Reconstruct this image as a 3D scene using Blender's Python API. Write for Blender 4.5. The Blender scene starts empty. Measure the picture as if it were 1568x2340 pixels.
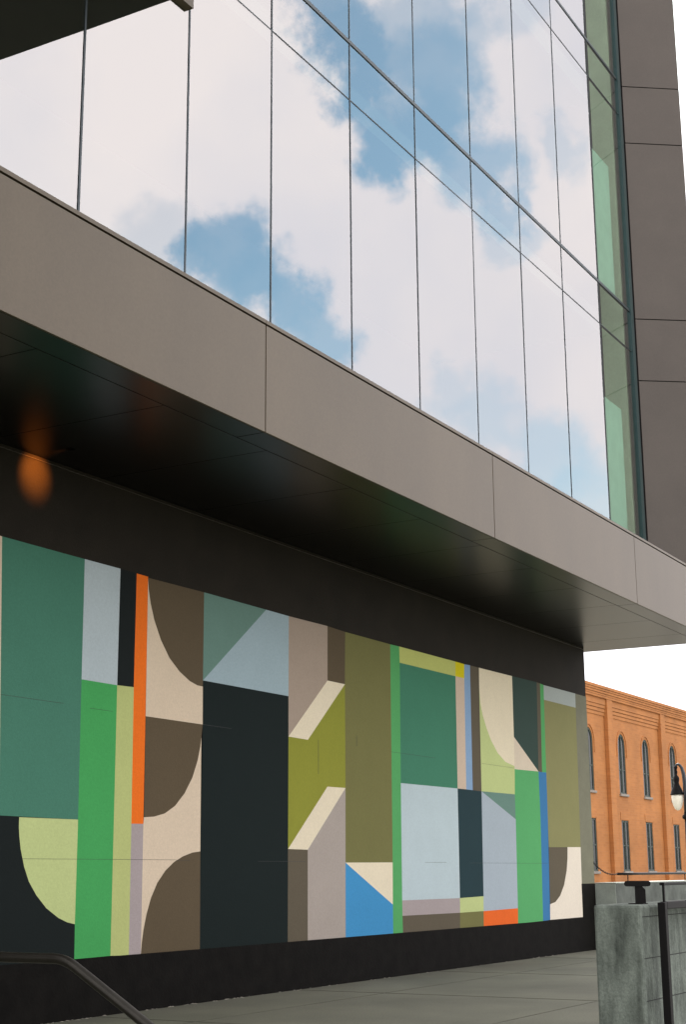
import bpy, bmesh, math, random
from mathutils import Vector, Matrix
R = math.radians
random.seed(7)
scene = bpy.context.scene
COL = scene.collection

# ---------------------------------------------------------------- camera
cam_data = bpy.data.cameras.new('camera')
cam = bpy.data.objects.new('camera', cam_data); COL.objects.link(cam)
TH, PI_, RO = R(29.506), R(13.699), R(-0.4274)
F = Vector((math.cos(TH)*math.cos(PI_), math.sin(TH)*math.cos(PI_), math.sin(PI_)))
Rt = Vector((math.sin(TH), -math.cos(TH), 0)); U = Rt.cross(F)
Rr = Rt*math.cos(RO) + U*math.sin(RO); Ur = U*math.cos(RO) - Rt*math.sin(RO)
M = Matrix((Rr, Ur, -F)).transposed().to_4x4(); M.translation = (0, 0, 1.6)
cam.matrix_world = M
cam_data.sensor_fit = 'VERTICAL'; cam_data.sensor_height = 36; cam_data.lens = 3392.2/2340*36
cam_data.clip_start = .05; cam_data.clip_end = 5000
scene.camera = cam

# ---------------------------------------------------------------- sky, sun, exposure
SUN_AZ, SUN_EL = R(24), R(42)           # azimuth from +X towards +Y
world = bpy.data.worlds.new('World'); scene.world = world; world.use_nodes = True
nt = world.node_tree; nt.nodes.clear()
def N(t, **k):
    n = nt.nodes.new(t)
    for a, b in k.items(): setattr(n, a, b)
    return n
def L(a, b): nt.links.new(a, b)
def mth(op, a, b=None, c=None, clamp=False):
    n = N('ShaderNodeMath', operation=op); n.use_clamp = clamp
    for i, v in enumerate((a, b, c)):
        if v is None: continue
        if isinstance(v, (int, float)): n.inputs[i].default_value = v
        else: L(v, n.inputs[i])
    return n.outputs[0]
sky = N('ShaderNodeTexSky', sky_type='NISHITA'); sky.sun_disc = False
sky.sun_elevation = SUN_EL; sky.sun_rotation = R(90) - SUN_AZ
sky.air_density = 1.0; sky.dust_density = 1.2
tc = N('ShaderNodeTexCoord'); gen = tc.outputs['Generated']
nz = N('ShaderNodeTexNoise'); nz.inputs['Scale'].default_value = 9; nz.inputs['Detail'].default_value = 7; nz.inputs['Roughness'].default_value = .52
L(gen, nz.inputs['Vector'])
sub = N('ShaderNodeVectorMath', operation='SUBTRACT'); L(nz.outputs['Color'], sub.inputs[0]); sub.inputs[1].default_value = (.5, .5, .5)
scl = N('ShaderNodeVectorMath', operation='SCALE'); L(sub.outputs[0], scl.inputs[0]); scl.inputs['Scale'].default_value = .045
add0 = N('ShaderNodeVectorMath', operation='ADD'); L(gen, add0.inputs[0]); L(scl.outputs[0], add0.inputs[1])
nf = N('ShaderNodeTexNoise'); nf.inputs['Scale'].default_value = 34; nf.inputs['Detail'].default_value = 9; nf.inputs['Roughness'].default_value = .62; L(gen, nf.inputs['Vector'])
sub2 = N('ShaderNodeVectorMath', operation='SUBTRACT'); L(nf.outputs['Color'], sub2.inputs[0]); sub2.inputs[1].default_value = (.5, .5, .5)
scl2 = N('ShaderNodeVectorMath', operation='SCALE'); L(sub2.outputs[0], scl2.inputs[0]); scl2.inputs['Scale'].default_value = .055
add = N('ShaderNodeVectorMath', operation='ADD'); L(add0.outputs[0], add.inputs[0]); L(scl2.outputs[0], add.inputs[1])
GAPS = [
  ((0.729, -0.4255, 0.5363), 0.0206, 0.90),
  ((0.7475, -0.4185, 0.5158), 0.0221, 0.95),
  ((0.7605, -0.4065, 0.5063), 0.0221, 1.00),
  ((0.7722, -0.4132, 0.4826), 0.0192, 1.00),
  ((0.7903, -0.4071, 0.458), 0.0206, 1.00),
  ((0.7616, -0.3718, 0.5307), 0.0265, 0.60),
  ((0.7837, -0.371, 0.4981), 0.0280, 0.90),
  ((0.7988, -0.3792, 0.467), 0.0251, 1.00),
  ((0.8202, -0.3583, 0.446), 0.0251, 0.80),
  ((0.837, -0.3479, 0.4224), 0.0147, 0.60),
  ((0.7796, -0.3482, 0.5205), 0.0206, 0.50),
  ((0.7562, -0.5176, 0.4004), 0.0236, 0.90),
  ((0.748, -0.5346, 0.3933), 0.0147, 0.80),
  ((0.775, -0.5021, 0.3838), 0.0221, 0.95),
  ((0.7929, -0.4858, 0.368), 0.0206, 0.90),
  ((0.8119, -0.4699, 0.3463), 0.0206, 0.80),
  ((0.8565, -0.4112, 0.3121), 0.0177, 0.30),
  ((0.8743, -0.3879, 0.2917), 0.0236, 0.40),
  ((0.8979, -0.3516, 0.2647), 0.0265, 0.50),
  ((0.9139, -0.3248, 0.2435), 0.0265, 0.50),
  ((0.8326, -0.3047, 0.4625), 0.0162, 0.35),
  ((0.8455, -0.3459, 0.4067), 0.0177, 0.35),
  ((0.7267, -0.5566, 0.4026), 0.0236, 0.30),
  ((0.7868, -0.3131, 0.532), 0.0177, 0.30),
  ((0.8234, 0.2212, 0.5226), 0.06, 0.45),
  ((0.80, 0.19, 0.57), 0.06, 0.5),
]
tot = None
for c, r, s in GAPS:                    # openings in the cloud deck, as directions in the sky
    d = N('ShaderNodeVectorMath', operation='DISTANCE'); L(add.outputs[0], d.inputs[0]); d.inputs[1].default_value = c
    mr = N('ShaderNodeMapRange', interpolation_type='SMOOTHSTEP'); L(d.outputs['Value'], mr.inputs['Value'])
    mr.inputs['From Min'].default_value = r*1.5; mr.inputs['From Max'].default_value = r*.55
    mr.inputs['To Min'].default_value = 0; mr.inputs['To Max'].default_value = s
    inv = mth('SUBTRACT', 1, mr.outputs[0])
    tot = inv if tot is None else mth('MULTIPLY', tot, inv)
gap = mth('SUBTRACT', 1, tot)
n2 = N('ShaderNodeTexNoise'); n2.inputs['Scale'].default_value = 3.2; n2.inputs['Detail'].default_value = 8; n2.inputs['Roughness'].default_value = .6
L(gen, n2.inputs['Vector'])
sp = N('ShaderNodeSeparateXYZ'); L(gen, sp.inputs[0])
# behind the buildings and overhead more broken cloud
far = N('ShaderNodeMapRange'); L(n2.outputs['Fac'], far.inputs['Value']); far.inputs['From Min'].default_value = .56; far.inputs['From Max'].default_value = .70
hi = N('ShaderNodeMapRange'); L(sp.outputs['Z'], hi.inputs['Value']); hi.inputs['From Min'].default_value = .6; hi.inputs['From Max'].default_value = .8
gap2 = mth('MULTIPLY', mth('MULTIPLY', far.outputs[0], hi.outputs[0]), .7)
gap = mth('MAXIMUM', gap, gap2, clamp=True)
shade = N('ShaderNodeMapRange'); n3 = N('ShaderNodeTexNoise'); n3.inputs['Scale'].default_value = 5; n3.inputs['Detail'].default_value = 6
L(gen, n3.inputs['Vector']); L(n3.outputs['Fac'], shade.inputs['Value'])
shade.inputs['From Min'].default_value = .38; shade.inputs['From Max'].default_value = .66
cl = N('ShaderNodeMix', data_type='RGBA'); L(shade.outputs[0], cl.inputs['Factor'])
CL = 1.0
STR = .1
cl.inputs['A'].default_value = (CL*.80/STR, CL*.79/STR, CL*.85/STR, 1); cl.inputs['B'].default_value = (CL*.98/STR, CL*.91/STR, CL*.90/STR, 1)
mx = N('ShaderNodeMix', data_type='RGBA'); L(gap, mx.inputs['Factor']); L(cl.outputs['Result'], mx.inputs['A']); 
tint = N('ShaderNodeVectorMath', operation='MULTIPLY'); L(sky.outputs[0], tint.inputs[0]); tint.inputs[1].default_value = (1.20, 1.44, 1.30); L(tint.outputs[0], mx.inputs['B'])
bg = N('ShaderNodeBackground'); bg.inputs['Strength'].default_value = STR; L(mx.outputs['Result'], bg.inputs['Color'])
wo = N('ShaderNodeOutputWorld'); L(bg.outputs[0], wo.inputs[0])

sl = bpy.data.lights.new('sun', 'SUN'); sl.energy = 3.0; sl.angle = R(.5); sl.color = (1, .94, .85)
so = bpy.data.objects.new('sun', sl); COL.objects.link(so)
sd = Vector((math.cos(SUN_AZ)*math.cos(SUN_EL), math.sin(SUN_AZ)*math.cos(SUN_EL), math.sin(SUN_EL)))
so.rotation_euler = sd.to_track_quat('Z', 'Y').to_euler(); so.location = (60, 10, 60)
vs = scene.view_settings
vs.view_transform = 'Standard'; vs.look = 'None'; vs.gamma = 1; vs.use_curve_mapping = False; vs.exposure = 1.25
scene.render.engine = 'CYCLES'
scene.cycles.max_bounces = 8; scene.cycles.transparent_max_bounces = 8

# ---------------------------------------------------------------- helpers
def lin(c):
    return tuple((v/255/12.92 if v/255 <= .04045 else ((v/255+.055)/1.055)**2.4) for v in c)
def mat(name, col, rough=.7, metal=0, var=.06, scale=3, bump=0, bscale=60, stretch=(1, 1, 1), col2=None, spec=.5, detail=6, grain=.10, gscale=38):
    m = bpy.data.materials.new(name); m.use_nodes = True; t = m.node_tree; b = t.nodes['Principled BSDF']
    b.inputs['Roughness'].default_value = rough; b.inputs['Metallic'].default_value = metal
    b.inputs['Specular IOR Level'].default_value = spec
    tcn = t.nodes.new('ShaderNodeTexCoord'); mp = t.nodes.new('ShaderNodeMapping'); mp.inputs['Scale'].default_value = stretch
    t.links.new(tcn.outputs['Object'], mp.inputs[0])
    no = t.nodes.new('ShaderNodeTexNoise'); no.inputs['Scale'].default_value = scale; no.inputs['Detail'].default_value = detail; no.inputs['Roughness'].default_value = .6
    t.links.new(mp.outputs[0], no.inputs['Vector'])
    rp = t.nodes.new('ShaderNodeMapRange'); rp.inputs['From Min'].default_value = .3; rp.inputs['From Max'].default_value = .7
    t.links.new(no.outputs['Fac'], rp.inputs['Value'])
    mi = t.nodes.new('ShaderNodeMix'); mi.data_type = 'RGBA'; t.links.new(rp.outputs[0], mi.inputs['Factor'])
    c1 = tuple(v*(1-var) for v in col); c2 = col2 or tuple(min(1, v*(1+var)) for v in col)
    mi.inputs['A'].default_value = (*c1, 1); mi.inputs['B'].default_value = (*c2, 1)
    nf_ = t.nodes.new('ShaderNodeTexNoise'); nf_.inputs['Scale'].default_value = gscale; nf_.inputs['Detail'].default_value = 3; nf_.inputs['Roughness'].default_value = .8
    t.links.new(tcn.outputs['Object'], nf_.inputs['Vector'])
    fr_ = t.nodes.new('ShaderNodeMapRange'); fr_.inputs['From Min'].default_value = .3; fr_.inputs['From Max'].default_value = .7; fr_.inputs['To Min'].default_value = 1-grain; fr_.inputs['To Max'].default_value = 1+grain
    t.links.new(nf_.outputs['Fac'], fr_.inputs['Value'])
    sc_ = t.nodes.new('ShaderNodeVectorMath'); sc_.operation = 'SCALE'; t.links.new(mi.outputs['Result'], sc_.inputs[0]); t.links.new(fr_.outputs[0], sc_.inputs['Scale'])
    t.links.new(sc_.outputs[0], b.inputs['Base Color'])
    if bump:
        nb = t.nodes.new('ShaderNodeTexNoise'); nb.inputs['Scale'].default_value = bscale; nb.inputs['Detail'].default_value = 4
        t.links.new(tcn.outputs['Object'], nb.inputs['Vector'])
        bn = t.nodes.new('ShaderNodeBump'); bn.inputs['Strength'].default_value = bump; bn.inputs['Distance'].default_value = .01
        t.links.new(nb.outputs['Fac'], bn.inputs['Height']); t.links.new(bn.outputs[0], b.inputs['Normal'])
    return m
def tag(o, label, cat, group=None, kind=None):
    if label: o['label'] = label
    if cat: o['category'] = cat
    if group: o['group'] = group
    if kind: o['kind'] = kind
    return o
def empty(name, loc, label, cat, group=None):
    o = bpy.data.objects.new(name, None); COL.objects.link(o); o.location = loc; o.empty_display_size = .3
    return tag(o, label, cat, group)
class MB:
    def __init__(s): s.bm = bmesh.new()
    def box(s, x0, x1, y0, y1, z0, z1, bev=0, mi=0):
        v = [s.bm.verts.new(p) for p in ((x0,y0,z0),(x1,y0,z0),(x1,y1,z0),(x0,y1,z0),(x0,y0,z1),(x1,y0,z1),(x1,y1,z1),(x0,y1,z1))]
        fs = [s.bm.faces.new([v[i] for i in q]) for q in ((0,3,2,1),(4,5,6,7),(0,1,5,4),(1,2,6,5),(2,3,7,6),(3,0,4,7))]
        for f in fs: f.material_index = mi
        if bev:
            es = list({e for f in fs for e in f.edges})
            bmesh.ops.bevel(s.bm, geom=es, offset=bev, segments=2, affect='EDGES', profile=.5)
        return s
    def prism(s, pts, z0, z1, mi=0):                 # pts: xy outline, counter-clockwise
        a = [s.bm.verts.new((x, y, z0)) for x, y in pts]; b = [s.bm.verts.new((x, y, z1)) for x, y in pts]
        n = len(pts); fs = [s.bm.faces.new(a[::-1]), s.bm.faces.new(b)]
        for i in range(n): fs.append(s.bm.faces.new((a[i], a[(i+1) % n], b[(i+1) % n], b[i])))
        for f in fs: f.material_index = mi
        return s
    def tube(s, path, r, seg=16, closed=False):
        path = [Vector(p) for p in path]; rings = []
        n = len(path); rr = r if isinstance(r, (list, tuple)) else [r]*n
        up = None
        for i, p in enumerate(path):
            if closed: t = path[(i+1) % n]-path[i-1]
            else: t = (path[min(i+1, n-1)]-path[max(i-1, 0)])
            t.normalize()
            if up is None:
                up = Vector((0, 0, 1)) if abs(t.z) < .9 else Vector((1, 0, 0))
            a = t.cross(up).normalized(); b = a.cross(t).normalized(); up = b
            k = 1.0
            if 0 < i < n-1 and not closed:
                d1 = (path[i]-path[i-1]).normalized(); d2 = (path[i+1]-path[i]).normalized()
                k = 1/max(.6, math.cos(d1.angle(d2)/2))
            rings.append([s.bm.verts.new(p+(a*math.cos(q)+b*math.sin(q))*rr[i]*1.0) for q in [2*math.pi*j/seg for j in range(seg)]])
        m = n if closed else n-1
        for i in range(m):
            A, B = rings[i], rings[(i+1) % n]
            for j in range(seg):
                f = s.bm.faces.new((A[j], A[(j+1) % seg], B[(j+1) % seg], B[j])); f.smooth = True
        if not closed: s.bm.faces.new(rings[0][::-1]); s.bm.faces.new(rings[-1])
        return s
    def lathe(s, prof, cx=0, cy=0, seg=24):
        rings = [[s.bm.verts.new((cx+r*math.cos(2*math.pi*j/seg), cy+r*math.sin(2*math.pi*j/seg), z)) for j in range(seg)] for r, z in prof]
        for A, B in zip(rings, rings[1:]):
            for j in range(seg):
                f = s.bm.faces.new((A[j], A[(j+1) % seg], B[(j+1) % seg], B[j])); f.smooth = True
        s.bm.faces.new(rings[0][::-1]); s.bm.faces.new(rings[-1])
        return s
    def build(s, name, m, parent=None, fix=True):
        if fix: bmesh.ops.recalc_face_normals(s.bm, faces=s.bm.faces)
        me = bpy.data.meshes.new(name); s.bm.to_mesh(me); s.bm.free()
        for x in (m if isinstance(m, (list, tuple)) else [m]): me.materials.append(x)
        o = bpy.data.objects.new(name, me); COL.objects.link(o)
        if parent:
            o.parent = parent
            w = Vector((0, 0, 0)); q = parent
            while q: w += q.location; q = q.parent
            me.transform(Matrix.Translation(-w))
        return o
# ---------------------------------------------------------------- materials
M_ground = mat('plaza_concrete', (.122, .124, .088), .8, var=.26, scale=.5, grain=.32, gscale=48, bump=.35, bscale=45, detail=10)
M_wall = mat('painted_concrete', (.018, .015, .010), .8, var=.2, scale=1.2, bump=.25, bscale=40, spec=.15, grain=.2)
M_border = mat('olive_border_paint', (.175, .175, .12), .8, var=.1, scale=2, bump=.2, bscale=50, spec=.2)
M_plinth = mat('black_paint', (.006, .0055, .0045), .8, var=.4, scale=4, bump=.3, bscale=30, spec=.08)
M_panel = mat('taupe_panel', (.108, .083, .050), .45, metal=.12, var=.10, scale=.7, stretch=(1, 1, .5), bump=.05, bscale=90)
M_panel_d = mat('dark_taupe_panel', (.078, .066, .054), .42, metal=.35, var=.09, scale=.8, bump=.04, bscale=90)
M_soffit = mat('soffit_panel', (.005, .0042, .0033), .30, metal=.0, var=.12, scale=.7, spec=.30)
M_gap = mat('joint_black', (.006, .006, .006), .8)
M_canopy = mat('canopy_dark', (.012, .014, .014), .5, var=.1)
M_mull = mat('mullion_metal', (.05, .065, .07), .4, metal=.5)
M_corner = mat('corner_teal', (.035, .075, .075), .3, metal=.4)
M_black = mat('black_metal', (.005, .0047, .0043), .5, metal=.0, var=.2, spec=.12)
M_pipe = mat('bronze_pipe', (.030, .028, .022), .36, metal=.7, var=.15, scale=9)
M_inner = mat('interior_plaster', (.50, .70, .62), .8)
M_innerd = mat('interior_dark', (.03, .035, .03), .9)
M_backing = mat('added_backing_paint', (.80, .90, .74), .8)  # for the pale box added behind the end glass strip
M_pier = mat('pier_concrete', (.060, .076, .060), .85, var=.35, scale=3.6, stretch=(2.6, 2.6, .8), col2=(.20, .235, .195), grain=.25, gscale=60, bump=.6, bscale=30, detail=10)
M_lowend = mat('low_wall_end', (.30, .34, .30), .85, var=.15, scale=3)
M_low = mat('low_wall_concrete', (.07, .08, .07), .85, var=.3, scale=2, col2=(.13, .15, .13), bump=.3, bscale=30)
M_pale = mat('pale_paving', (.6, .58, .55), .8, var=.08, scale=1)
M_sill = mat('stone_sill', (.30, .27, .23), .8, var=.15, scale=2)
M_wframe = mat('window_frame_paint', (.075, .095, .082), .6, var=.15, spec=.2)
M_wglass = mat('window_glass_dark', (.012, .015, .014), .25, var=.2, spec=.2)
M_roof = mat('roof_membrane', (.12, .12, .12), .9)
M_lampglass = mat('lamp_globe', (.85, .82, .68), .35, var=.05)

def brick_mat():
    m = bpy.data.materials.new('orange_brick'); m.use_nodes = True; t = m.node_tree; b = t.nodes['Principled BSDF']; b.inputs['Roughness'].default_value = .85
    tcn = t.nodes.new('ShaderNodeTexCoord'); sx = t.nodes.new('ShaderNodeSeparateXYZ'); t.links.new(tcn.outputs['Object'], sx.inputs[0])
    ad = t.nodes.new('ShaderNodeMath'); t.links.new(sx.outputs['X'], ad.inputs[0]); t.links.new(sx.outputs['Y'], ad.inputs[1])
    cb = t.nodes.new('ShaderNodeCombineXYZ'); t.links.new(ad.outputs[0], cb.inputs['X']); t.links.new(sx.outputs['Z'], cb.inputs['Y'])
    br = t.nodes.new('ShaderNodeTexBrick'); t.links.new(cb.outputs[0], br.inputs['Vector'])
    br.inputs['Scale'].default_value = 1; br.inputs['Brick Width'].default_value = .62; br.inputs['Row Height'].default_value = .16; br.inputs['Mortar Size'].default_value = .014
    br.inputs['Color1'].default_value = (.49, .197, .052, 1); br.inputs['Color2'].default_value = (.43, .166, .043, 1); br.inputs['Mortar'].default_value = (.46, .20, .07, 1)
    no = t.nodes.new('ShaderNodeTexNoise'); no.inputs['Scale'].default_value = .45; no.inputs['Detail'].default_value = 8; t.links.new(tcn.outputs['Object'], no.inputs['Vector'])
    mr = t.nodes.new('ShaderNodeMapRange'); mr.inputs['From Min'].default_value = .3; mr.inputs['From Max'].default_value = .7; mr.inputs['To Min'].default_value = .82; mr.inputs['To Max'].default_value = 1.12
    t.links.new(no.outputs['Fac'], mr.inputs['Value'])
    vm = t.nodes.new('ShaderNodeVectorMath'); vm.operation = 'SCALE'; t.links.new(br.outputs['Color'], vm.inputs[0]); t.links.new(mr.outputs[0], vm.inputs['Scale'])
    t.links.new(vm.outputs[0], b.inputs['Base Color'])
    return m
M_brick = brick_mat()
def glass_mat():
    m = bpy.data.materials.new('coated_glass'); m.use_nodes = True; t = m.node_tree; t.nodes.clear()
    g = t.nodes.new('ShaderNodeBsdfGlossy'); g.inputs['Roughness'].default_value = .0; g.inputs['Color'].default_value = (.97, .97, .97, 1)
    tr = t.nodes.new('ShaderNodeBsdfTransparent'); tr.inputs['Color'].default_value = (.86, .97, .87, 1)
    mi = t.nodes.new('ShaderNodeMixShader'); mi.inputs[0].default_value = GLASS_R
    o = t.nodes.new('ShaderNodeOutputMaterial')
    t.links.new(tr.outputs[0], mi.inputs[1]); t.links.new(g.outputs[0], mi.inputs[2]); t.links.new(mi.outputs[0], o.inputs[0])
    return m
GLASS_R = .37
M_glass = glass_mat()

# ---------------------------------------------------------------- ground
b = MB(); b.box(-300, 900, -500, 700, -.5, 0)
tag(b.build('ground', M_ground), None, None, kind='structure')
M_score = mat('scored_joint', (.095, .096, .068), .9, var=.3, scale=2)
for y in (10.1, 7.0):
    b = MB(); b.box(6, 60, y-.006, y+.006, .001, .004); tag(b.build('paving_joint', M_score), None, None, kind='structure')
for x in (9.9, 14.4, 18.9, 23.4, 27.9, 32.4):
    b = MB(); b.box(x-.006, x+.006, -4, 11.49, .0015, .0045); tag(b.build('paving_joint', M_score), None, None, kind='structure')

rg = random.Random(11); b = MB()                 # chips and paint flecks along the foot of the wall
for i in range(90):
    x = rg.uniform(12.5, 29) if i > 35 else rg.uniform(13, 17.5); y = 11.505-abs(rg.gauss(0, .035)); r = rg.uniform(.008, .03)
    v = [b.bm.verts.new((x+r*rg.uniform(.8, 2.2)*math.cos(q), y+r*.6*math.sin(q), rg.uniform(.003, .007))) for q in (0, 1.1, 2.2, 3.3, 4.4, 5.4)]
    top = b.bm.verts.new((x, y, .003+r*.35))
    for k in range(6): b.bm.faces.new((v[k], v[(k+1) % 6], top))
tag(b.build('grit', mat('pale_grit', (.34, .32, .26), .9, var=.3)), 'pale chips and paint flecks scattered along the foot of the black wall base', 'grit', kind='stuff')

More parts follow.
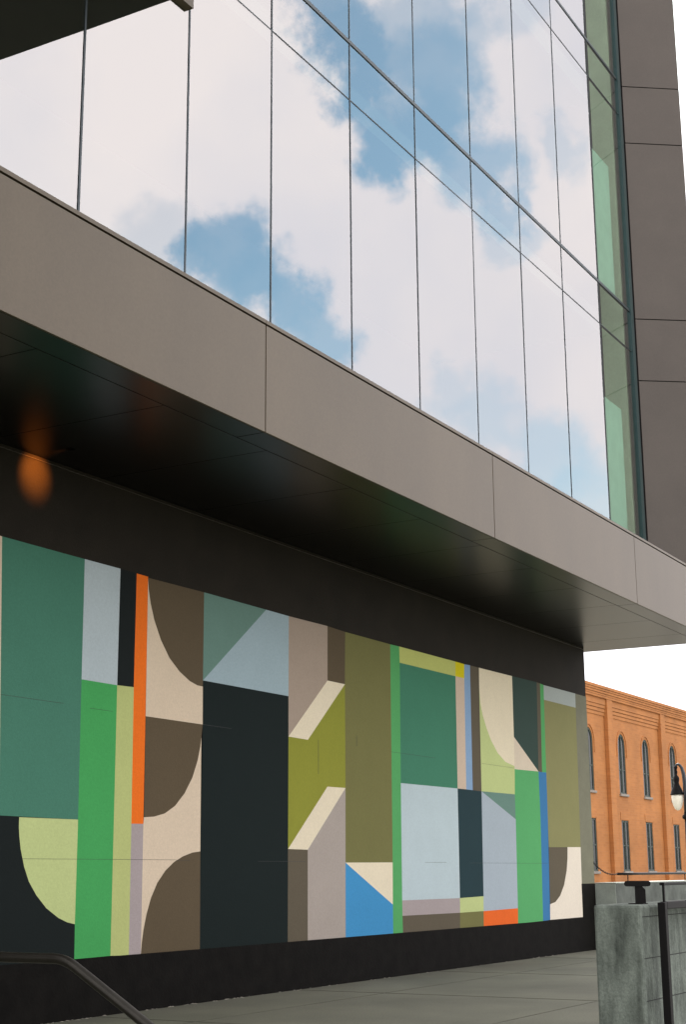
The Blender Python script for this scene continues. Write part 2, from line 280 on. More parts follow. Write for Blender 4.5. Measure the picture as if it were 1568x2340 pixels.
# ---------------------------------------------------------------- modern building
WY, GY, LY, ZS, ZT = 11.5217, 8.667, 9.79, 6.45, 7.75      # wall plane, fascia plane, glass plane, soffit, slab top
bld = empty('office_building', (20, WY, 0), 'modern building with overhanging glass storey, taupe metal bands and a geometric mural on its wall', 'building')
XL, XR = -6.0, 31.2
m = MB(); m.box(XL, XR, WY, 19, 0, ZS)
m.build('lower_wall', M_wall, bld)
m = MB(); m.box(XL, 30.412, WY-.012, WY-.002, 0.004, .667); m.box(30.412, XR+.006, WY-.012, WY-.002, .004, 1.36); m.box(XR+.002, XR+.006, WY-.002, 18.9, .004, 1.36)
m.build('plinth', M_plinth, bld)
m = MB(); m.box(30.40, XR+.004, WY-.0065, WY-.001, 1.362, 5.362); m.build('painted_border', M_border, bld)
MURAL = [
 ('cream', [(12.078,5.362),(12.441,5.366),(12.607,2.249),(12.304,2.247)]),
 ('teal', [(12.441,5.366),(13.913,5.365),(13.93,3.893),(13.955,2.243),(12.636,2.252),(12.607,2.249)]),
 ('dark', [(12.304,2.247),(12.636,2.252),(12.932,2.242),(12.935,2.127),(12.951,2.024),(12.98,1.892),(13.05,1.702),(13.139,1.54),(13.272,1.392),(13.448,1.248),(13.664,1.135),(13.821,1.082),(13.961,1.056),(13.971,0.667),(12.464,0.667),(12.419,0.663)]),
 ('lightgreen', [(12.932,2.242),(13.955,2.243),(13.961,1.056),(13.821,1.082),(13.664,1.135),(13.448,1.248),(13.272,1.392),(13.139,1.54),(13.05,1.702),(12.98,1.892),(12.951,2.024),(12.935,2.127)]),
 ('paleblue', [(13.913,5.365),(14.618,5.367),(14.618,3.894),(13.93,3.893)]),
 ('dark', [(14.618,5.367),(14.953,5.364),(14.953,3.904),(14.618,3.894)]),
 ('green', [(13.93,3.893),(14.618,3.894),(14.638,0.672),(13.971,0.667),(13.961,1.056),(13.955,2.243)]),
 ('lightgreen2', [(14.618,3.894),(14.953,3.904),(14.976,2.221),(14.993,0.662),(14.638,0.672)]),
 ('orange', [(14.953,5.364),(15.196,5.362),(15.22,2.224),(14.976,2.221),(14.953,3.904)]),
 ('mauve', [(14.976,2.221),(15.22,2.224),(15.232,0.656),(14.993,0.662)]),
 ('cream', [(15.194,5.348),(15.215,5.191),(15.262,5.021),(15.351,4.812),(15.5,4.575),(15.697,4.361),(15.928,4.209),(16.161,4.109),(16.333,4.071),(16.466,4.068),(16.476,3.56),(15.214,3.562),(15.196,5.362)]),
 ('brown', [(15.194,5.348),(16.464,5.358),(16.468,4.151),(16.466,4.068),(16.333,4.071),(16.161,4.109),(15.928,4.209),(15.697,4.361),(15.5,4.575),(15.351,4.812),(15.262,5.021),(15.215,5.191)]),
 ('brown', [(15.214,3.562),(16.476,3.56),(16.449,3.389),(16.428,3.262),(16.374,3.081),(16.26,2.848),(16.09,2.637),(15.886,2.469),(15.665,2.365),(15.438,2.319),(15.228,2.305)]),
 ('cream', [(15.228,2.305),(15.438,2.319),(15.665,2.365),(15.886,2.469),(16.09,2.637),(16.26,2.848),(16.374,3.081),(16.428,3.262),(16.449,3.389),(16.465,1.9),(16.288,1.884),(16.079,1.835),(15.889,1.765),(15.705,1.658),(15.539,1.51),(15.411,1.326),(15.325,1.126),(15.272,0.942),(15.248,0.808),(15.232,0.656),(15.22,2.224)]),
 ('brown', [(16.465,1.9),(16.489,0.666),(15.232,0.656),(15.248,0.808),(15.272,0.942),(15.325,1.126),(15.411,1.326),(15.539,1.51),(15.705,1.658),(15.889,1.765),(16.079,1.835),(16.288,1.884)]),
 ('tealgrey', [(16.464,5.358),(18.044,5.352),(16.468,4.151)]),
 ('skyblue', [(18.044,5.352),(18.675,5.348),(18.669,4.153),(16.468,4.151)]),
 ('ink', [(16.468,4.151),(18.669,4.153),(18.671,3.561),(18.663,1.954),(18.659,0.655),(16.489,0.666),(16.465,1.9),(16.476,3.56),(16.466,4.068)]),
 ('taupe', [(18.675,5.348),(19.826,5.358),(19.818,4.506),(18.671,3.561),(18.669,4.153)]),
 ('brown', [(19.826,5.358),(20.388,5.342),(20.365,4.506),(19.818,4.506)]),
 ('ivory', [(19.818,4.506),(20.365,4.506),(19.226,3.554),(18.671,3.561)]),
 ('lime', [(18.671,3.561),(19.226,3.554),(20.365,4.506),(20.36,2.894),(19.803,2.89),(18.663,1.954)]),
 ('ivory', [(19.803,2.89),(20.36,2.894),(19.216,1.948),(18.663,1.954)]),
 ('brown2', [(18.663,1.954),(19.216,1.948),(19.212,0.649),(18.659,0.655)]),
 ('taupe2', [(20.36,2.894),(20.343,1.768),(20.33,0.648),(19.212,0.649),(19.216,1.948)]),
 ('olive', [(20.388,5.342),(21.923,5.34),(21.897,1.774),(20.343,1.768),(20.36,2.894),(20.365,4.506)]),
 ('ivory', [(20.343,1.768),(21.897,1.774),(21.881,1.114)]),
 ('blue', [(20.343,1.768),(21.881,1.114),(21.876,0.652),(20.33,0.648)]),
 ('brightgreen', [(21.923,5.34),(22.249,5.345),(22.262,5.07),(22.23,3.058),(22.212,1.173),(22.214,0.93),(22.22,0.657),(21.876,0.652),(21.881,1.114),(21.897,1.774)]),
 ('yellowgreen', [(22.249,5.345),(24.474,5.349),(24.464,5.08),(22.262,5.07)]),
 ('yellow', [(24.474,5.349),(24.858,5.346),(24.841,5.081),(24.464,5.08)]),
 ('teal2', [(22.262,5.07),(24.464,5.08),(24.436,3.067),(22.23,3.058)]),
 ('pink', [(24.464,5.08),(24.841,5.081),(24.801,3.067),(24.436,3.067)]),
 ('periwinkle', [(24.858,5.346),(25.108,5.355),(25.079,3.065),(24.801,3.067),(24.841,5.081)]),
 ('brown2', [(25.108,5.355),(25.508,5.354),(25.495,4.969),(25.466,3.062),(25.079,3.065)]),
 ('ivory', [(25.508,5.354),(27.081,5.368),(27.07,4.179),(27.051,3.611),(26.615,3.666),(26.261,3.813),(25.976,4.026),(25.78,4.242),(25.627,4.46),(25.531,4.683),(25.495,4.969)]),
 ('lightgreen', [(25.495,4.969),(25.531,4.683),(25.627,4.46),(25.78,4.242),(25.976,4.026),(26.261,3.813),(26.615,3.666),(27.051,3.611),(27.054,3.552),(27.019,3.07),(25.466,3.062)]),
 ('darkgreen', [(27.081,5.368),(28.353,5.381),(28.271,3.573),(27.07,4.179)]),
 ('pink2', [(27.07,4.179),(28.271,3.573),(27.054,3.552),(27.051,3.611)]),
 ('brown2', [(28.353,5.381),(28.535,5.374),(28.458,3.568),(28.271,3.573)]),
 ('brightgreen', [(28.535,5.374),(28.726,5.362),(28.711,5.058),(28.682,3.574),(28.458,3.568)]),
 ('skyblue2', [(22.23,3.058),(24.436,3.067),(24.418,1.172),(22.212,1.173)]),
 ('petrol', [(24.436,3.067),(24.801,3.067),(25.079,3.065),(25.466,3.062),(25.421,1.188),(24.418,1.172)]),
 ('mauve', [(22.212,1.173),(24.418,1.172),(24.41,0.924),(22.214,0.93)]),
 ('brown2', [(22.214,0.93),(24.41,0.924),(24.393,0.651),(22.22,0.657)]),
 ('lightgreen', [(24.418,1.172),(25.421,1.188),(25.409,0.928),(24.41,0.924)]),
 ('olive', [(24.41,0.924),(25.409,0.928),(25.396,0.66),(24.393,0.651)]),
 ('tealgrey', [(25.466,3.062),(27.019,3.07),(27.023,2.596)]),
 ('lavender', [(25.466,3.062),(27.023,2.596),(26.981,0.942),(25.409,0.928),(25.421,1.188)]),
 ('orange2', [(25.409,0.928),(26.981,0.942),(26.963,0.662),(25.396,0.66)]),
 ('green2', [(27.054,3.552),(28.271,3.573),(28.284,2.66),(28.217,0.673),(26.963,0.662),(26.981,0.942),(27.023,2.596),(27.019,3.07)]),
 ('blue2', [(28.271,3.573),(28.458,3.568),(28.682,3.574),(28.669,2.671),(28.589,0.683),(28.217,0.673),(28.284,2.66)]),
 ('silver', [(28.726,5.362),(30.535,5.366),(30.525,5.058),(28.711,5.058)]),
 ('olive2', [(28.711,5.058),(30.525,5.058),(30.452,2.112),(29.693,2.104),(28.658,2.092),(28.669,2.671),(28.682,3.574)]),
 ('brown2', [(28.658,2.092),(29.693,2.104),(29.668,1.886),(29.595,1.638),(29.415,1.347),(29.17,1.137),(28.906,1.021),(28.613,0.982)]),
 ('white', [(29.693,2.104),(30.452,2.112),(30.407,0.687),(28.589,0.683),(28.613,0.982),(28.906,1.021),(29.17,1.137),(29.415,1.347),(29.595,1.638),(29.668,1.886)]),
]
JOINTS = [[(12.545, 3.576), (13.618, 3.575)], [(13.006, 1.797), (15.933, 1.783)], [(15.933, 1.783), (16.23, 1.785)], [(14.105, 3.556), (14.547, 3.571)], [(16.483, 3.563), (17.17, 3.556)], [(17.859, 1.782), (19.15, 1.776)], [(23.071, 1.78), (23.91, 1.777)], [(24.862, 1.774), (28.599, 1.775)], [(21.899, 3.531), (23.544, 3.571)], [(25.52, 3.544), (27.043, 3.602)], [(19.535, 3.574), (19.532, 3.065)], [(20.73, 3.732), (20.727, 3.562)], [(13.59, 5.062), (13.612, 4.54)]]
PAL = dict(cream=(214,196,178), teal=(72,124,108), dark=(22,29,30), lightgreen=(188,200,142), lightgreen2=(182,190,128), paleblue=(178,191,202), green=(70,160,92), orange=(236,114,34),
 mauve=(166,155,160), brown=(92,80,64), brown2=(96,88,76), tealgrey=(104,136,130), skyblue=(158,178,192), ink=(20,31,32), taupe=(166,150,140), taupe2=(168,158,155), ivory=(228,216,196),
 lime=(140,142,56), olive=(116,114,72), olive2=(136,134,94), blue=(66,144,202), brightgreen=(86,164,102), yellowgreen=(190,196,118), yellow=(214,200,24), teal2=(66,126,104), pink=(204,184,170),
 pink2=(214,200,186), periwinkle=(134,164,205), darkgreen=(52,72,68), skyblue2=(184,200,212), petrol=(34,58,66), lavender=(166,178,194), orange2=(230,104,40), green2=(88,166,108), blue2=(60,120,175), silver=(168,176,180), white=(228,218,210))
MK = (.95, .96, .87)
names = sorted(PAL); mats = [mat('mural_'+n, tuple(v*k_ for v, k_ in zip(lin(PAL[n]), MK)), .8, var=.03, scale=1.5, bump=.2, bscale=55, spec=.12, grain=.07) for n in names]
bm = bmesh.new()
for c, poly in MURAL:
    vs_ = []
    for x, z in poly:
        if vs_ and (abs(vs_[-1].co.x-x) < 1e-4 and abs(vs_[-1].co.z-z) < 1e-4): continue
        vs_.append(bm.verts.new((x, WY-.008, z)))
    f = bm.faces.new(vs_); f.material_index = names.index(c)
    f.normal_update()
    if f.normal.y > 0: f.normal_flip()
bmesh.ops.triangulate(bm, faces=bm.faces)
s_ = MB(); s_.bm.free(); s_.bm = bm
mural = s_.build('mural', mats, bld, fix=False)
mural['label'] = 'geometric mural of flat teal, green, cream, brown, blue and orange shapes'
M_hair = mat('hairline_joint', (.05, .055, .05), .9)
for (x0, z0), (x1, z1) in JOINTS[:-1]:
    m = MB()
    if abs(x1-x0) > abs(z1-z0): m.box(x0, x1, WY-.010, WY-.0085, (z0+z1)/2-.0018, (z0+z1)/2+.0018)
    else: m.box(min(x0,x1)-.0025, max(x0,x1)+.0025, WY-.010, WY-.0085, min(z0,z1), max(z0,z1))
    m.build('wall_joint', M_hair, mural)
# thin steel trim where wall meets soffit
m = MB(); m.box(XL, XR, WY-.014, WY-.004, ZS-.05, ZS-.042); m.build('trim', mat('trim_metal', (.09,.08,.065), .4, metal=.6), bld)

# overhanging slab
EX = 31.86
m = MB(); m.box(XL, EX-.03, GY+.03, 18, ZS+.03, ZT-.02); m.build('slab', M_gap, bld)
fx = [XL, .75, 7.15, 13.55, 19.92, 26.45, EX]
for a, c in zip(fx, fx[1:]):
    m = MB(); m.box(a+.009, c-.009 if c < EX else c, GY, GY+.03, ZS, ZT-.022, bev=.003); m.build('fascia_panel', M_panel, bld)
m = MB(); m.box(EX-.03, EX, GY+.034, 18, ZS, ZT-.022, bev=.003); m.build('fascia_panel', M_panel, bld)
m = MB()
for a, c in zip(fx, fx[1:]): m.box(a+.004, c-.004, GY-.004, GY+.3, ZT, ZT+.045)
m.box(XL, EX, GY+.302, 18, ZT-.02, ZT+.04); m.build('coping', M_panel, bld)
# soffit panels with open joints
m = MB(); YB = 9.06
for a, c in zip(fx, fx[1:]): m.box(a+.007, c-.007, GY+.034, YB-.007, ZS, ZS+.028, bev=.002)
sx = [10.13+2.03*i for i in range(-8, 11)] + [EX-.032]
ys = [YB, WY, 14.0, 18.0]
for a, c in zip(sx, sx[1:]):
    for y0, y1 in zip(ys, ys[1:]):
        if y1 <= WY: m.box(a+.005, c-.005, y0+.007, y1-.002, ZS, ZS+.028, bev=.002)
        elif a > XR-.1: m.box(max(a, XR+.01)+.005, c-.005, y0+.005, y1-.005, ZS, ZS+.028)
m.box(XR+.005, EX-.037, WY, 18, ZS+.001, ZS+.027)
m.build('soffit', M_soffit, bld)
# spot added to make the orange glow on the wall, fixture disc invented
m = MB(); m.lathe([(.055, ZS-.004), (.055, ZS-.001), (.04, ZS-.001), (.04, ZS-.004)], 12.95, 10.99); lt = m.build('added_fixture', M_black, bld)
ld = bpy.data.lights.new('added_glow_spot', 'SPOT'); ld.energy = 62; ld.color = (1, .27, .035); ld.spot_size = R(64); ld.spot_blend = 1; ld.shadow_soft_size = .03
lo = bpy.data.objects.new('added_glow_spot', ld); COL.objects.link(lo); lo.location = (12.95, 10.99, ZS-.03)
lo.rotation_euler = (Vector((12.95, 10.99, ZS-.03))-Vector((12.96, WY, 6.24))).to_track_quat('Z', 'Y').to_euler()

# curtain wall
cw_b = MB(); cw_b.box(2, 30.42, LY+.05, LY+.15, ZT+.04, ZT+.12)
cw = cw_b.build('curtain_wall', M_mull, bld)
MX = [5.5, 7.5, 9.52, 11.53, 13.51, 15.43, 17.62, 19.79, 21.98, 24.15, 26.29, 28.45, 30.44]
ZR = [ZT+.05, 12.87, 13.84, 18.7, 19.6, 24.0]
ZCAN = 12.12
for i, x in enumerate(MX[:-1]):
    top = ZCAN if x < 13.4 else 24
    w = (.016, .016, .016, .016, .014, .012, .010, .008, .007, .006, .006, .006)[i]
    m = MB(); m.box(x-w, x+w, LY+.004, LY+.05, ZR[0], top); m.build('mullion', M_mull, cw)
for z, w in ((12.87, .007), (13.84, .03), (18.7, .007), (19.6, .028)):
    m = MB(); m.box(13.53, 30.44, LY+(.005 if w < .02 else -.002), LY+.05, z-w, z+w); m.build('transom', M_mull, cw)
rnd = random.Random(3)
for a, c in zip(MX, MX[1:]):
    zz = [ZR[0], ZCAN] if a < 13.4 else ZR
    for z0, z1 in zip(zz, zz[1:]):
        ra, rb = R(rnd.uniform(-.09, .09)), R(rnd.uniform(-.07, .07))
        w, h = (c-a)/2, (z1-z0)/2
        bm = bmesh.new()
        q = []
        for sx_, sz_ in ((-1,-1),(1,-1),(1,1),(-1,1)):
            q.append(bm.verts.new((a+w+sx_*w, LY+.012+math.tan(ra)*sx_*w+math.tan(rb)*sz_*h*.6, z0+h+sz_*h)))
        bm.faces.new(q); s_ = MB(); s_.bm.free(); s_.bm = bm; s_.build('glass_pane', M_glass, cw, fix=False)
m = MB(); m.box(30.44, 30.62, LY-.03, LY+.1, ZR[0], 24); m.build('corner_post', M_corner, bld)
m = MB(); m.box(30.62, 30.86, LY+.03, LY+.12, ZR[0], 24); m.build('corner_joint', M_gap, bld)
# head trim beside the canopy
m = MB(); m.box(13.20, 13.49, LY-.06, LY+.05, ZCAN, ZCAN+.75); m.build('head_trim', M_panel, bld)

# angled metal wall at the far end
Cx, Cy, Ex_, Ey_ = 30.84, LY, 31.65, GY+.004
u = Vector((Ex_-Cx, Ey_-Cy, 0)); u.normalize(); nrm = Vector((u.y, -u.x, 0))     # outward
m = MB(); k = .03
m.prism([(Cx-nrm.x*k, Cy-nrm.y*k), (Ex_-nrm.x*k, Ey_-nrm.y*k), (Ex_-.002, 17), (Cx+.05, 17)], ZT+.03, 24.2)
m.build('end_tower', M_gap, bld)
zj = [ZT+.04, 12.30, 13.77, 18.14, 19.60, 24.2]
for z0, z1 in zip(zj, zj[1:]):
    m = MB(); m.prism([(Cx-nrm.x*.028, Cy-nrm.y*.028), (Ex_-nrm.x*.028, Ey_-nrm.y*.028), (Ex_, Ey_), (Cx, Cy)][::1], z0+.012, z1-.012)
    m.build('angled_panel', M_panel_d, bld)
    m = MB(); m.box(Ex_+.0, Ex_+.02, Ey_+.03, 17, z0+.012, z1-.012); m.build('end_panel', M_panel_d, bld)

# interior seen through the glass
m = MB(); m.box(2, 30.8, 14.6, 14.8, ZT+.05, 24)
for z in (13.45, 19.2, 24.0): m.box(2, 30.42, LY+.72, 14.6, z, z+.5)
m.box(1.8, 2, LY, 14.8, ZT+.05, 24.2)
m.build('interior', M_innerd, bld)
for z0, z1 in ((ZT+.06, 11.35), (14.0, 17.1)):
    m = MB(); m.box(28.76, 29.80, LY+.10, LY+.16, z0, z1); m.build('partition', M_inner, bld)
m = MB(); m.box(30.43, 30.78, LY+.16, LY+.66, ZT+.06, 24.4); m.build('added_backing', M_backing, bld)  # pale box added behind the end pane to make the strip lighter and greener
m = MB(); m.box(2, 30.8, LY+.2, 15, 24.52, 24.6); m.build('roof', M_roof, bld)

# upper canopy over the left bays (seen mirrored in the glass)
m = MB(); m.box(-2, 13.2, 4.2, LY-.02, ZCAN, 17, bev=.01)
m.build('canopy', M_canopy, bld)

# ---------------------------------------------------------------- brick building
BY = 34.0
br = empty('brick_building', (100, BY, 0), 'orange brick building with arched upper windows behind the modern building', 'building')
BAY = 11.42; X0 = 84.0                        # bays start at a pilaster
nb = 5; ztop = 13.6
def arch_pts(xa, xb, zs, n=10):
    r = (xb-xa)/2; c = (xa+xb)/2
    return [(c-r*math.cos(math.pi*i/n), zs+r*1.12*math.sin(math.pi*i/n)) for i in range(n+1)]
WIN = []
bm = bmesh.new()
def quad(pts, y=BY):
    bm.faces.new([bm.verts.new((x, y, z)) for x, z in pts])
def reveal(pts, d=.34):
    n = len(pts)
    for i in range(n):
        (xa, za), (xb, zb) = pts[i], pts[(i+1) % n]
        bm.faces.new([bm.verts.new(p) for p in ((xa, BY, za), (xb, BY, zb), (xb, BY+d, zb), (xa, BY+d, za))])
xs_all = []
wins = []
for k in range(nb):
    x = X0+k*BAY
    wins += [x+2.45+.69, x+7.55+.69]
hw = .73
ends = [X0] + [v for w in wins for v in (w-hw, w+hw)] + [X0+nb*BAY]
for i in range(0, len(ends), 2): quad([(ends[i], 0), (ends[i+1], 0), (ends[i+1], ztop), (ends[i], ztop)])
for w in wins:
    a, c = w-hw, w+hw
    quad([(a, 0), (c, 0), (c, 1.64), (a, 1.64)])
    quad([(a, 4.96), (c, 4.96), (c, 6.72), (a, 6.72)])
    ap = arch_pts(a, c, 9.95)
    for (xa, za), (xb, zb) in zip(ap, ap[1:]): quad([(xa, za), (xb, zb), (xb, ztop), (xa, ztop)])
    reveal([(a, 1.64), (a, 4.96), (c, 4.96), (c, 1.64)]); reveal([(a, 6.72)]+ap+[(c, 6.72)])
# sides and back
for q in (((X0, BY, 0), (X0, BY+18, 0), (X0, BY+18, ztop), (X0, BY, ztop)), ((X0+nb*BAY, BY, 0), (X0+nb*BAY, BY+18, 0), (X0+nb*BAY, BY+18, ztop), (X0+nb*BAY, BY, ztop)), ((X0, BY+18, 0), (X0+nb*BAY, BY+18, 0), (X0+nb*BAY, BY+18, ztop), (X0, BY+18, ztop)), ((X0, BY, ztop-.01), (X0+nb*BAY, BY, ztop-.01), (X0+nb*BAY, BY+18, ztop-.01), (X0, BY+18, ztop-.01))):
    bm.faces.new([bm.verts.new(p) for p in q])
bmesh.ops.remove_doubles(bm, verts=bm.verts, dist=.001)
s_ = MB(); s_.bm.free(); s_.bm = bm; s_.build('wall', M_brick, br)
for k in range(nb+1):
    x = X0+k*BAY
    m = MB(); m.box(x-.1, x+.95, BY-.27, BY-.003, 0, 12.84, bev=.02); m.build('pilaster', M_brick, br)
m = MB()                                             # corbelled cornice and recessed-panel bands
for z0, z1, d in ((12.84, 12.98, .30), (12.98, 13.12, .32), (13.12, 13.28, .37), (13.28, 13.42, .41), (13.42, 13.62, .46)):
    m.box(X0-.2, X0+nb*BAY+.2, BY-d, BY-.002, z0+.01, z1-.012)
m.box(X0-.1, X0+nb*BAY+.1, BY-.28, BY-.002, 12.83, 13.6)
m.build('cornice', M_brick, br)
for k in range(nb):
    x = X0+k*BAY
    m = MB()
    for z, d in ((12.30, .13), (12.06, .09), (11.82, .05)): m.box(x+.953, x+BAY-.103, BY-d, BY-.002, z-.11, z+.10)
    m.box(x+.953, x+BAY-.103, BY-.17, BY-.002, 12.42, 12.83)
    m.build('corbel_band', M_brick, br)
def window(w, z0, zs, arched):
    a, c = w-hw, w+hw
    y = BY+.04
    fr = MB(); t = .11
    fr.box(a, a+t, y, y+.08, z0, zs); fr.box(c-t, c, y, y+.08, z0, zs); fr.box(a+t, c-t, y+.001, y+.08, z0, z0+t)
    fr.box(w-.035, w+.035, y-.02, y+.08, z0+t, zs+(hw*1.0 if arched else -.0))
    fr.box(w-.15, w-.11, y+.004, y+.07, z0+t, zs); fr.box(w+.11, w+.15, y+.004, y+.07, z0+t, zs)
    fr.box(a+t, c-t, y+.006, y+.06, (z0+zs)/2-.04, (z0+zs)/2+.04)
    if arched:
        ap = arch_pts(a, c, zs); ai = [(w+(x-w)*(1-t/hw), zs+(z-zs)*(1-t/hw)) for x, z in ap]
        for (p, q, r_, s2) in zip(ap, ap[1:], ai[1:], ai):
            vs2 = [fr.bm.verts.new((X, y, Z)) for X, Z in (p, q, r_, s2)]; vb = [fr.bm.verts.new((X, y+.08, Z)) for X, Z in (p, q, r_, s2)]
            fr.bm.faces.new(vs2)
            for i in range(4): fr.bm.faces.new((vs2[i], vs2[(i+1) % 4], vb[(i+1) % 4], vb[i]))
    else: fr.box(a+t, c-t, y+.001, y+.08, zs-t, zs)
    f = fr.build('window', M_wframe, br)
    gm = MB()
    pts = [(a, z0), (c, z0)] + (arch_pts(a, c, zs)[::-1] if arched else [(c, zs), (a, zs)])
    gm.bm.faces.new([gm.bm.verts.new((X, BY+.085, Z)) for X, Z in pts])
    gm.bm.faces.new([gm.bm.verts.new((X, BY+.10, Z)) for X, Z in pts[::-1]])
    gm.build('pane', M_wglass, f)
    s = MB(); s.box(a-.12, c+.12, BY-.12, BY+.035, z0-.16, z0, bev=.02); s.build('sill', M_sill, f)
    if arched:
        h = MB(); op = arch_pts(a-.28, c+.28, zs-.05, 14); ip = arch_pts(a-.2, c+.2, zs-.05, 14)
        for (p, q, r_, s2) in zip(op, op[1:], ip[1:], ip):
            v1 = [h.bm.verts.new((X, BY-.05, Z)) for X, Z in (p, q, r_, s2)]; v2 = [h.bm.verts.new((X, BY-.001, Z)) for X, Z in (p, q, r_, s2)]
            h.bm.faces.new(v1)
            for i in range(4): h.bm.faces.new((v1[i], v1[(i+1) % 4], v2[(i+1) % 4], v2[i]))
        h.box(a-.28, a-.2, BY-.05, BY-.001, zs-.75, zs-.05); h.box(c+.2, c+.28, BY-.05, BY-.001, zs-.75, zs-.05)
        h.build('hood_mould', M_brick, f)
    else:
        h = MB(); h.box(a-.14, c+.14, BY-.03, BY-.001, zs+.02, zs+.55, bev=.01); h.build('lintel', M_brick, f)
for w in wins:
    window(w, 6.72, 9.95, True); window(w, 1.64, 4.96, False)

# ---------------------------------------------------------------- far low wall with rail, chain, terrace
m = MB(); m.box(31.32, 120, 11.08, 11.56, 0, 1.355, bev=.01); m.box(31.30, 31.318, 11.085, 11.555, 0, 1.354, mi=1); m.box(31.30, 120, 11.075, 11.565, 1.357, 1.378, mi=1)
tag(m.build('low_wall', [M_low, M_lowend]), 'low grey concrete wall in the distance below the brick building, seen over the near concrete wall', 'low wall')
m = MB(); m.box(38, 120, 11.60, 12.95, 0, 1.36, bev=.02)
tag(m.build('raised_terrace', M_pale), None, None, kind='structure')
rl = empty('guard_rail', (33, 11.3, 1.375), 'thin black guard rail standing on the distant low wall in front of the brick building', 'railing')
m = MB(); m.tube([(32.1, 11.3, 1.555), (33.5, 11.3, 1.555), (57, 11.3, 1.555)], .028, 12); m.build('top_rail', M_black, rl)
for x in (32.75, 37, 41, 45, 49, 53, 57):
    m = MB(); m.tube([(x, 11.3, 1.37), (x, 11.3, 1.55)], .012, 8); m.build('post', M_black, rl)
A = Vector((31.18, 11.515, 1.80)); B = Vector((32.1, 11.3, 1.56)); m = MB(); n = 22
pts = []
for i in range(n+1):
    t = i/n; p = A.lerp(B, t); p.z -= .10*4*t*(1-t); pts.append(p)
for i in range(n):
    c = (pts[i]+pts[i+1])/2; d = (pts[i+1]-pts[i]); ln = d.length; d.normalize()
    s2 = d.cross(Vector((0, 0, 1))).normalized(); s3 = s2.cross(d)
    w = s2 if i % 2 else s3
    ring = [c + d*(ln*.72)*math.cos(q) + w*.017*math.sin(q) for q in [2*math.pi*j/10 for j in range(10)]]
    m.tube(ring, .005, 6, closed=True)
tag(m.build('chain', M_black), 'dark slack chain hanging between the mural wall corner and the black rail end', 'chain')

# ---------------------------------------------------------------- near concrete wall and railings
m = MB(); m.box(9.5, 26, 3.206, 3.524, 0, 1.392, bev=.018)
for z in (.52, .80, 1.06, 1.318): m.box(9.53, 25.9, 3.2045, 3.2055, z-.0025, z+.0025, mi=1)
tag(m.build('concrete_wall', [M_pier, M_gap]), 'streaked grey concrete wall end standing nearest the camera at the right edge', 'concrete wall')
hr = empty('rail_bracket', (9.75, 3.36, 1.392), 'short black rail end on a stubby post standing on top of the near concrete wall', 'handrail')
# cap seen nearly end-on: a flat bar with rounded ends
def slab_bar(cx_, cy_, z0, z1, half, ang, thick, name, parent):
    m = MB(); a = Vector((math.cos(ang), math.sin(ang), 0)); w = Vector((-a.y, a.x, 0)); c = Vector((cx_, cy_, 0)); pr = []
    for s1 in (1, -1):
        for q in range(7):
            t = -math.pi/2+math.pi*q/6
            pr.append((s1*(half-thick/2+math.cos(t)*thick/2), s1*math.sin(t)*thick/2+ (z0+z1)/2))
    A_ = [m.bm.verts.new((c+a*x-w*.03+Vector((0, 0, z)))) for x, z in pr]; B_ = [m.bm.verts.new((c+a*x+w*.03+Vector((0, 0, z)))) for x, z in pr]
    m.bm.faces.new(A_); m.bm.faces.new(B_[::-1])
    for i in range(len(pr)): m.bm.faces.new((A_[i], A_[(i+1) % len(pr)], B_[(i+1) % len(pr)], B_[i]))
    return m.build(name, M_black, parent)
slab_bar(9.80, 3.318, 1.505, 1.541, .087, R(-72), .036, 'rail_cap', hr)
m = MB(); ang = R(-72); a = Vector((math.cos(ang), math.sin(ang), 0)); w = Vector((-a.y, a.x, 0)); c = Vector((9.80, 3.318, 0))
pr = [(-.014, 1.393), (-.014, 1.507), (.008, 1.507), (.03, 1.485), (.03, 1.393)]
A_ = [m.bm.verts.new(c+a*x-w*.02+Vector((0, 0, z))) for x, z in [(p[0]-.005 if p[0] < 0 else p[0]+.02, p[1]) for p in pr]]
B_ = [m.bm.verts.new(v.co+w*.04) for v in A_]
m.bm.faces.new(A_); m.bm.faces.new(B_[::-1])
for i in range(5): m.bm.faces.new((A_[i], A_[(i+1) % 5], B_[(i+1) % 5], B_[i]))
m.box(9.75, 9.85, 3.27, 3.37, 1.3925, 1.398)
m.build('post', M_black, hr)
mr_ = empty('metal_railing', (9.7, 3.13, 0), 'black metal frame railing in front of the near concrete wall at the lower right corner', 'railing')
RY = 3.10
m = MB(); m.box(9.68, 9.735, RY, RY+.05, 0, 1.405, bev=.004); m.build('post', M_black, mr_)
m = MB(); m.box(9.68, 9.70, RY, RY+.014, 1.41, 1.515, bev=.003); m.build('post_extension', M_black, mr_)
m = MB(); m.box(9.68, 13, RY-.002, RY+.03, 1.512, 1.53, bev=.003); m.build('top_rail', M_black, mr_)
m = MB(); m.box(9.737, 13, RY, RY+.05, 1.362, 1.409, bev=.004); m.build('mid_rail', M_black, mr_)
m = MB(); m.box(13, 13.055, RY, RY+.05, 0, 1.51, bev=.004); m.build('post', M_black, mr_)

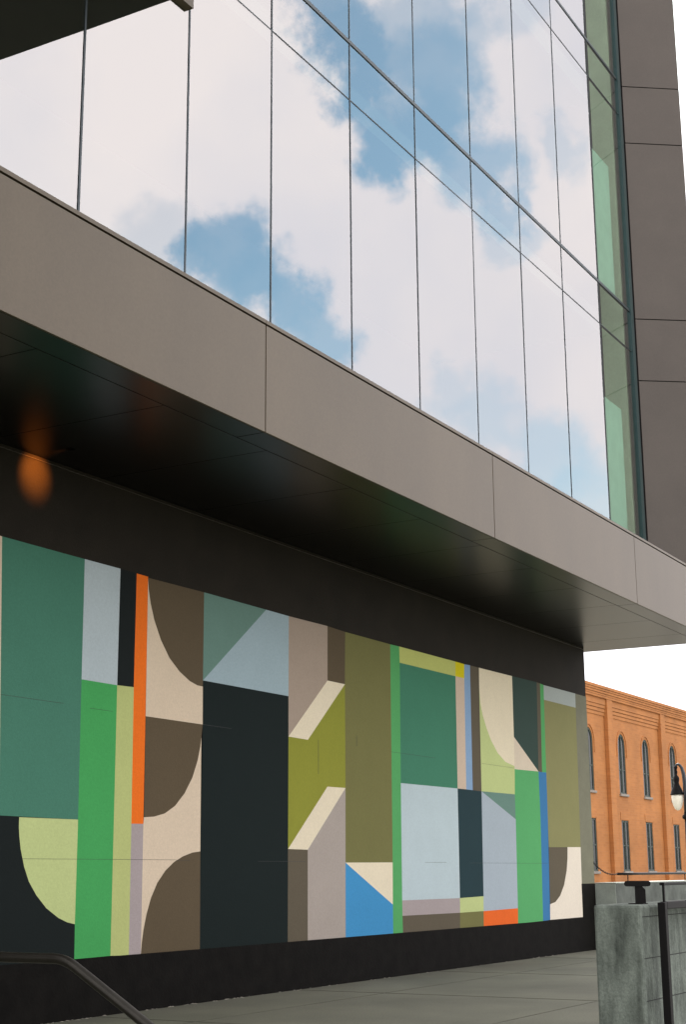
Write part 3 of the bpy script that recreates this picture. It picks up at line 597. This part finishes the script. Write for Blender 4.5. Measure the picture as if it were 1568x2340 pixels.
# handrail at the lower left
hd = empty('stair_handrail', (5, 4.2, 0), 'bronze tubular stair handrail bending downward in the lower left corner', 'handrail')
m = MB(); path = [(5, 5.2, 1.267), (5, 4.6, 1.267), (5, 4.23, 1.267)]
ctrl = [(5, 4.23, 1.267), (5, 4.17, 1.267), (5, 4.115, 1.236)]
for i in range(1, 6):
    t = i/5; p = [ctrl[0][j]*(1-t)**2+2*ctrl[1][j]*t*(1-t)+ctrl[2][j]*t*t for j in range(3)]; path.append(p)
path += [(5, 3.75, 1.030), (5, 3.0, .605), (5, 2.2, .15)]
m.tube(path, .0215, 20); m.build('rail', M_pipe, hd)
for y, z in ((4.60, 1.25), (5.2, 1.25), (3.2, .70)):
    m = MB(); m.tube([(5, y, 0), (5, y, z)], .019, 16); m.build('post', M_pipe, hd)

# ---------------------------------------------------------------- street lamp
sx0 = 43.0
lp = empty('street_lamp', (sx0, 12.96, 0), 'black crook-neck street lamp with cream globe in front of the brick building', 'street lamp')
m = MB(); m.lathe([(.22, 0), (.22, .25), (.15, .4), (.13, .9), (.10, 1.0), (.085, 2.4), (.075, 3.05)], sx0, 12.96, 20); m.build('pole', M_black, lp)
m = MB(); m.lathe([(.08, 3.05), (.135, 3.09), (.135, 3.16), (.09, 3.2), (.085, 3.25)], sx0, 12.96, 20); m.build('collar', M_black, lp)
m = MB(); path = [(sx0, 12.96, 3.2), (sx0, 12.955, 3.75), (sx0, 12.965, 4.08), (sx0, 12.99, 4.36), (sx0, 13.035, 4.53), (sx0, 13.09, 4.61), (sx0, 13.14, 4.64), (sx0, 13.19, 4.62), (sx0, 13.215, 4.56)]
m.tube(path, [.08, .075, .065, .055, .045, .04, .036, .036, .036], 14); m.build('arm', mat('lamp_arm_metal', (.05, .055, .06), .28, metal=.8), lp)
cxl, cyl = sx0, 13.215
m = MB(); m.lathe([(.035, 4.60), (.06, 4.55), (.03, 4.48), (.05, 4.42), (.03, 4.34), (.075, 4.28), (.09, 4.2), (.07, 4.10), (.10, 4.02), (.12, 3.98), (.165, 3.88), (.19, 3.79), (.20, 3.765), (.17, 3.765)], cxl, cyl, 22); m.build('lamp_shade', M_black, lp)
m = MB(); m.lathe([(.165, 3.762), (.17, 3.70), (.16, 3.58), (.13, 3.46), (.09, 3.37), (.03, 3.32)], cxl, cyl, 22); m.build('globe', M_lampglass, lp)
